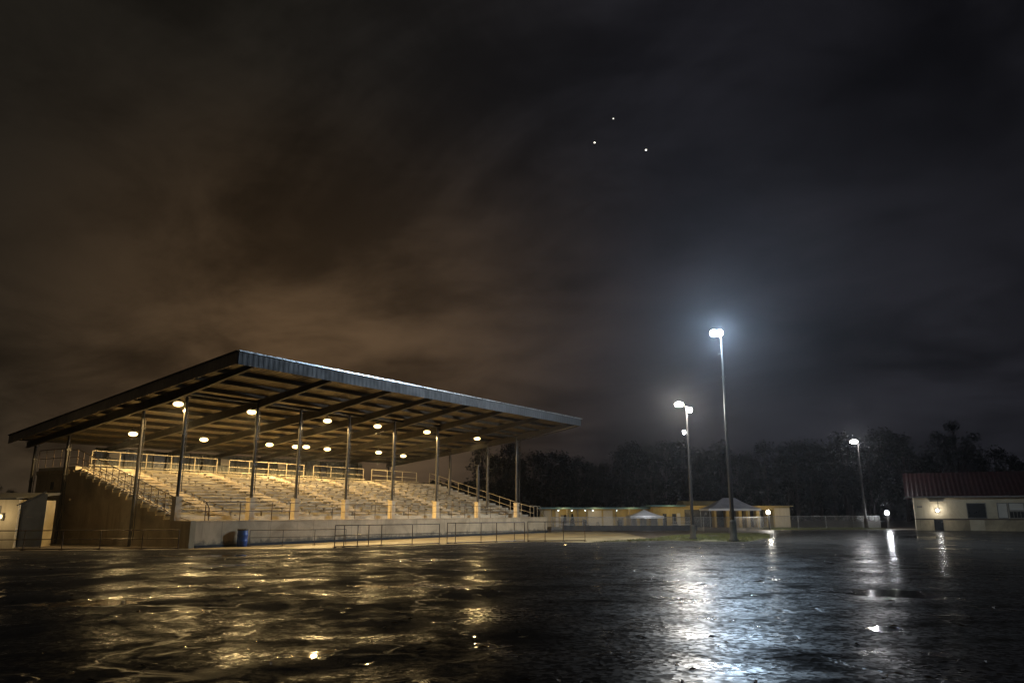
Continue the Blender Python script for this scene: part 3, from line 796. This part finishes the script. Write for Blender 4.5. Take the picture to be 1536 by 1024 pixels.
Y2 = thing('pavilion', (16.4,88.5,0), 'yellow pavilion with a row of dark openings behind the two nearer light poles', 'building')
b = MB(); pw = 15.9
b.box(0,3.3,0,5,0,2.3)
for x in (3.3,6.9,8.5,9.9,11.3): pass
solid = [(3.3,3.65),(7.1,7.35),(8.5,8.85),(9.95,10.3),(10.8,11.25),(12.0,12.35),(13.2,13.45),(13.95,pw)]
for (x0,x1) in solid: b.box(x0,x1,0,5,0,2.0)
b.box(3.3,pw,0.002,5,2.0,2.35)
b.build('wall', M['yellow'], Y2)
b = MB(); b.box(3.66,13.95,1.2,1.3,0,2.0); b.build('back_panel', M['black'], Y2)
b = MB(); b.box(-.5,3.6,-1.0,5.4,2.36,2.5); rf = b.build('roof', M['teal'], Y2)
b = MB(); b.box(3.65,pw+.3,-.4,5.3,2.36,2.44); b.build('roof', M['yellow'], Y2)
b = MB(); b.prism([(-.2,2.45),(5,2.45),(3.6,3.0),(1.2,3.0)], 3.7, 9.5); o = b.build('raised_roof', M['yellow'], Y2); recalc(o)
for x in (1.1,2.2):
    b = MB(); b.box(x,x+.45,-.03,-.003,.1,1.55); b.build('window', M['black'], Y2)
b = MB(); b.box(2.35+.4,3.15,-.05,-.003,.02,1.6); b.build('panel', M['pale'], Y2)
b = MB(); b.box(14.1,15.85,-.04,-.003,.02,2.2); b.build('panel', M['cream'], Y2)
for x in (1.8,5.0,9.4,12.8): lamp(Y2, (x,-1.6,2.0), 40, (1,.74,.32), .2)
# lamp post at the pavilion's right end
t = thing('post_lamp', (25.5,75.8,0), 'small bright lamp on a short post at the right end of the yellow pavilion', 'lamp post')
b = MB(); b.tube([(0,0,0),(0,0,1.55)], .07, 10); b.lathe([(.14,0),(.14,.05),(.08,.08)], 12); b.build('post', M['pole'], t)
b = MB(); b.lathe([(.08,1.55),(.15,1.6),(.17,1.72),(.12,1.84),(.0,1.88)], 14); b.build('globe', M['lens_white'], t)
lamp(t, (0,-.42,1.75), 260, (1,.95,.86), .12)

def gable_tent(loc, w, d, eave, peak, label, m, ridge=0.0, walls=True):
    t = thing('tent', loc, label, 'tent')
    hw, hd = w/2, d/2
    b = MB()
    r0 = ridge*w/2
    n = 8
    ov = .12
    # concave hip roof
    vs = []; fs = []
    for i in range(n+1):
        k = i/n; z = eave + (peak-eave)*(k**1.35)
        x = (hw+ov)*(1-k) + r0*k; y = (hd+ov)*(1-k) + .02*k
        vs += [(-x,-y,z),(x,-y,z),(x,y,z),(-x,y,z)]
        if i: fs += [((i-1)*4+j,(i-1)*4+(j+1)%4,i*4+(j+1)%4,i*4+j) for j in range(4)]
    fs.append(tuple(n*4+j for j in range(4)))
    b.add(vs, fs); b.build('canopy', M[m], t)
    b = MB(); e0 = eave-.22
    for (a, c) in (((-1,-1),(1,-1)),((1,-1),(1,1)),((1,1),(-1,1)),((-1,1),(-1,-1))):
        b.quad(((hw+ov)*a[0],(hd+ov)*a[1],e0),((hw+ov)*c[0],(hd+ov)*c[1],e0),((hw+ov)*c[0],(hd+ov)*c[1],eave),((hw+ov)*a[0],(hd+ov)*a[1],eave))
    b.build('valance', M['tent'], t)
    for sx_ in (-1,1):
        for sy in (-1,1):
            b = MB(); b.tube([(hw*sx_,hd*sy,0),(hw*sx_,hd*sy,eave)], .035, 6); b.build('leg', M['galv'], t)
    if walls:
        b = MB(); n = 14
        for i in range(n):
            x0 = -hw+w*i/n; x1 = -hw+w*(i+1)/n; o0 = .05*(i%2); o1 = .05*((i+1)%2)
            if i in (4,5,9,10): continue
            b.quad((x0,hd-.08+o0,0),(x1,hd-.08+o1,0),(x1,hd-.08+o1,e0),(x0,hd-.08+o0,e0))
        b.quad((-hw+.03,-hd,0),(-hw+.03,hd-.1,0),(-hw+.03,hd-.1,e0),(-hw+.03,-hd,e0))
        b.build('side_curtain', M['pale'], t)
    return t
tn = gable_tent((14.5,83.5,0), 3.4, 3.2, 1.30, 2.0, 'small white peaked tent with side curtains in front of the yellow building', 'tent')
tn2 = gable_tent((24.0,84.0,0), 5.4, 4.0, 2.1, 3.25, 'large grey-white peaked tent with a bright valance beside the tallest pole', 'tentgrey', .25, False)
lamp(tn2, (.9,-1.2,1.8), 18, (1,.95,.85), .15)
lamp(tn, (0,-2.6,1.6), 45, (.9,.93,1), .2)  # added light without a fixture, brightens the small tent from the front

# shrub, tables and bins behind the fence
sh = thing('cone_shrub', (6.65,84.0,0), 'dark pointed shrub before the yellow building near the end of the stand', 'shrub')
b = MB(); b.tube([(0,0,0),(0,0,.5)], .04, 6); b.build('stem', M['trunk'], sh)
b = MB(); rs = random.Random(8)
for q in range(700):
    z = rs.uniform(.1,1.55); r = .38*(1-z/1.6)*math.sqrt(rs.random())+.02; a = rs.uniform(0,6.28)
    c = Vector((r*math.cos(a), r*math.sin(a), z)); u = Vector((rs.gauss(0,1),rs.gauss(0,1),rs.gauss(0,1))).normalized(); v = u.orthogonal().normalized()
    b.quad(c-u*.05-v*.03, c+u*.05-v*.03, c+u*.05+v*.03, c-u*.05+v*.03)
b.build('foliage', M['leaf'], sh)
def table(loc, label, rz=0):
    t = thing('picnic_table', loc, label, 'table', rz, 'picnic tables behind the fence')
    b = MB()
    for k in range(5): b.box(-.9,.9,-.37+k*.15,-.235+k*.15,.70,.74)
    b.build('tabletop', M['pale'], t)
    for s in (-1,1):
        b = MB(); b.box(-.9,.9,s*.62-.13,s*.62+.13,.42,.46); b.build('seat', M['pale'], t)
        b = MB(); x = s*.6
        b.bar((x,-.62,.0),(x,-.2,.70),.05,.09); b.bar((x,.62,.0),(x,.2,.70),.05,.09); b.bar((x,-.7,.39),(x,.7,.39),.05,.08); b.build('leg', M['wood'], t)
    return t
table((5.0,81.5,0), 'pale picnic table left of the dark pointed shrub')
table((8.7,82.5,0), 'pale picnic table right of the dark pointed shrub', .2)
table((18.2,82.0,0), 'pale picnic table between the small white tent and the left light pole', .1)
def bin_(loc, label):
    t = thing('trash_bin', loc, label, 'bin', 0, 'dark bins behind the fence')
    b = MB(); b.lathe([(.22,0),(.27,.75),(.25,.76),(.0,.76)], 14); b.build('body', M['banner'], t)
    b = MB(); b.lathe([(.29,.76),(.29,.80),(.18,.93),(0,.96)], 14); b.build('lid', M['bracket'], t)
bin_((7.75,82.0,0), 'dark round bin just right of the pointed shrub')
bin_((11.3,80.0,0), 'dark round bin left of the small white tent')

# chain-link fences
def chain_fence(p0, p1, h, label, span=3.0, banner=None):
    d = Vector((p1[0]-p0[0], p1[1]-p0[1], 0)); Ln = d.length; rz = math.atan2(d.y, d.x)
    t = thing('chain_link_fence', (p0[0],p0[1],0), label, 'fence', rz)
    b = MB(); b.quad((0,0,.03),(Ln,0,.03),(Ln,0,h),(0,0,h)); b.build('mesh', M['chain'], t)
    b = MB(); b.tube([(0,-.012,h),(Ln,-.012,h)], .03, 6); b.build('top_rail', M['galv'], t)
    n = max(2, round(Ln/span)+1)
    for k in range(n):
        b = MB(); b.tube([(Ln*k/(n-1),-.05,0),(Ln*k/(n-1),-.05,h+.06)], .032, 6); b.build('post', M['galv'], t)
    if banner:
        b = MB(); b.box(banner[0], banner[1], -.10, -.085, .06, banner[2]); b.build('windscreen', M['banner'], t)
    return t
chain_fence((3.6,69.5),(20.5,70.8), 1.25, 'chain-link fence with a dark lower screen left of the light poles', 3.0, (1.0,13.5,.52))
chain_fence((20.6,70.9),(26.2,78.0), 1.25, 'chain-link fence behind the tallest light pole', 2.8)
chain_fence((26.4,78.2),(39.0,81.0), 1.3, 'chain-link fence across the grass between the pavilion lamp and the red-roofed building', 3.1)

# ------------------------------------------------------------------ trees
def tree_mesh(seed, H, crown, blobs, leaves, lw):
    r = random.Random(seed)
    tr = MB(); pts = []; x = y = 0
    for k in range(7):
        pts.append((x,y,H*.93*k/6)); x += r.gauss(0,.12); y += r.gauss(0,.12)
    tr.tube(pts, [.26*(1-.85*k/6)+.02 for k in range(7)], 7)
    cr = MB()
    for q in range(blobs):
        k = r.uniform(crown[0], 1.0); a = r.uniform(0,6.28)
        prof = crown[1]*math.sin(math.pi*min(1,max(.06,(k-crown[0])/(1-crown[0])*.86+.14)))**.8
        rad = prof*r.uniform(.25,1)
        c = Vector((rad*math.cos(a), rad*math.sin(a), H*k - .3))
        i = min(5, int(k*.93*6)); st = Vector(pts[max(0,i-1)])
        tr.tube([st, (st+c)/2+Vector((0,0,-.15)), c], [.07,.05,.02], 5, False)
        br = r.uniform(.75,1.5)*crown[2]
        for j in range(leaves):
            d = Vector((r.gauss(0,1),r.gauss(0,1),r.gauss(0,.62))); d = d.normalized()*(r.random()**.45)*br
            p = c+d; u = Vector((r.gauss(0,1),r.gauss(0,1),r.gauss(0,.7))).normalized(); v = u.orthogonal().normalized()
            s = lw*r.uniform(.5,1.2)
            cr.quad(p-u*s-v*s*.45, p+u*s*.2-v*s*.6, p+u*s+v*s*.3, p-u*s*.2+v*s*.6)
    return tr, cr
protos = []
for i, (H, crn, nb, nl, lw) in enumerate(((15,(.30,2.9,1.25),26,70,.22),(14.5,(.25,2.5,1.2),26,70,.20),(15.5,(.42,3.2,1.15),22,80,.22),(14,(.18,3.1,1.35),30,64,.23))):
    tr, cr = tree_mesh(20+i, H, crn, nb, nl, lw)
    t = thing('pine_tree', (0,0,0), 'dark tall tree in the unlit row of trees behind the lot', 'tree', 0, 'dark trees of the tree line')
    tr.build('trunk', M['trunk'], t); cr.build('crown', M['leaf'], t)
    protos.append((t, H))
used = set(); rt = random.Random(17)
def put_tree(x, y, top, k=None):
    k = rt.randrange(4) if k is None else k
    t, H = protos[k]
    if k in used: t = copy_tree(t)
    used.add(k)
    s = top/H; w = rt.uniform(.95,1.35)
    t.location = (x,y,0); t.rotation_euler.z = rt.uniform(0,6.28); t.scale = (s*w,s*w,s)
sky_line = [(-6,14.0),(2,14.3),(8,13.6),(14,13.9),(18,12.9),(25,13.9),(33,14.4),(39,15.0),(45,14.8),(52,15.6),(60,16.0),(68,16.2),(78,16.0),(82,14.6),(90,13.4),(96,13.6),(102,11.9),(110,13.2),(120,13)]
def top_at(x):
    for (a,ha),(b,hb) in zip(sky_line, sky_line[1:]):
        if a <= x <= b: return ha+(hb-ha)*(x-a)/(b-a)
    return 13
x = -6
while x < 118:
    y = rt.uniform(143,156)
    put_tree(x*y/150, y, (top_at(x)*y/150)*rt.uniform(.86,1.12)); x += rt.uniform(1.9,3.6)
x = -4
while x < 118:
    y = rt.uniform(157,166)
    put_tree(x*y/150, y, (top_at(x)*y/150)*rt.uniform(.76,.94)); x += rt.uniform(2.6,4.6)
for (x,y,h) in ((-90,128,7.2),(-94,131,8.2),(-86,126,6.2),(-99,134,7.8),(-82,124,5.2),(-104,135,8.4)): put_tree(x,y,h,3)
# the one broad tree that stands above the others
tr, cr = tree_mesh(77, 19, (.60,6.0,1.25), 30, 110, .22)
t = thing('broad_tree', (87.5,147,0), 'broad spreading tree rising above the others behind the red-roofed building', 'tree')
tr.build('trunk', M['trunk'], t); cr.build('crown', M['leaf'], t)
# undergrowth filling the dark wood below the crowns
ug = MB(); ru = random.Random(29)
for q in range(26000):
    x = ru.uniform(-20,135); y = ru.uniform(158,178); h = 9.8*(.75+.3*mnoise.noise(Vector((x*.12,y*.1,0))))
    p = Vector((x,y,h*ru.random()**.8)); u = Vector((ru.gauss(0,1),ru.gauss(0,.6),ru.gauss(0,1))).normalized(); v = u.orthogonal().normalized(); s = ru.uniform(.3,.7)
    ug.quad(p-u*s-v*s*.6, p+u*s-v*s*.6, p+u*s+v*s*.6, p-u*s+v*s*.6)
for q in range(3500):
    x = ru.uniform(-120,-55); y = ru.uniform(128,145); h = 5.2*(.75+.35*mnoise.noise(Vector((x*.12,y*.1,0))))
    p = Vector((x,y,h*ru.random()**.8)); u = Vector((ru.gauss(0,1),ru.gauss(0,.6),ru.gauss(0,1))).normalized(); v = u.orthogonal().normalized(); s = ru.uniform(.3,.7)
    ug.quad(p-u*s-v*s*.6, p+u*s-v*s*.6, p+u*s+v*s*.6, p-u*s+v*s*.6)
tag(ug.build('woodland', M['leaf']), 'dense dark undergrowth filling the wood below the tree crowns', 'woodland', kind='stuff')

# ------------------------------------------------------------------ three lights hovering in the sky
for (p, s, lab) in (((54.5,361.9,207.8),.36,'dimmest and topmost of three small lights in the night sky'),
                    ((44.9,368.9,197.4),.42,'left one of three small lights in the night sky'),
                    ((72.35,367.3,192.2),.47,'right and brightest of three small lights in the night sky')):
    b = MB(); b.lathe([(0,-s),(s*.6,-s*.75),(s,-.1*s),(s*.85,.35*s),(s*.4,.6*s),(0,.65*s)], 14)
    o = b.build('sky_light', emit('sky_lamp', (1,.95,.8), 2.2+22*(s-.34)), None, p); tag(o, lab, 'light', 'three lights hovering in the sky')

# ------------------------------------------------------------------ night air
hz = MB(); hz.box(-125,185,-14,182,-1,23.5)
hm = bpy.data.materials.new('damp_air'); hm.use_nodes = True
nt = hm.node_tree; nt.nodes.remove(nt.nodes['Principled BSDF'])
pv = nt.nodes.new('ShaderNodeVolumePrincipled'); pv.inputs['Color'].default_value = (.92,.94,1,1)
pv.inputs['Density'].default_value = .00028; pv.inputs['Anisotropy'].default_value = .87
nt.links.new(pv.outputs[0], nt.nodes['Material Output'].inputs['Volume'])
tag(hz.build('haze', hm), 'thin damp night air round the lamps', 'haze', kind='stuff')

# ------------------------------------------------------------------ camera and render settings
cam = bpy.data.cameras.new('Camera'); co = bpy.data.objects.new('Camera', cam); COL.objects.link(co)
co.location = (0,0,1.7); co.rotation_euler = (R(90+12.953),0,0)
cam.sensor_width = 36; cam.lens = 36*1113/1536; cam.clip_end = 3000; cam.clip_start = .1
S.camera = co
vs_ = S.view_settings; vs_.view_transform = 'Standard'; vs_.look = 'None'; vs_.exposure = 0; vs_.gamma = 1; vs_.use_curve_mapping = False
S.render.engine = 'CYCLES'
cy = S.cycles
cy.use_denoising = True; cy.max_bounces = 6; cy.diffuse_bounces = 3; cy.glossy_bounces = 3; cy.transparent_max_bounces = 12; cy.volume_bounces = 0
cy.sample_clamp_indirect = 4; cy.sample_clamp_direct = 0; cy.use_light_tree = True
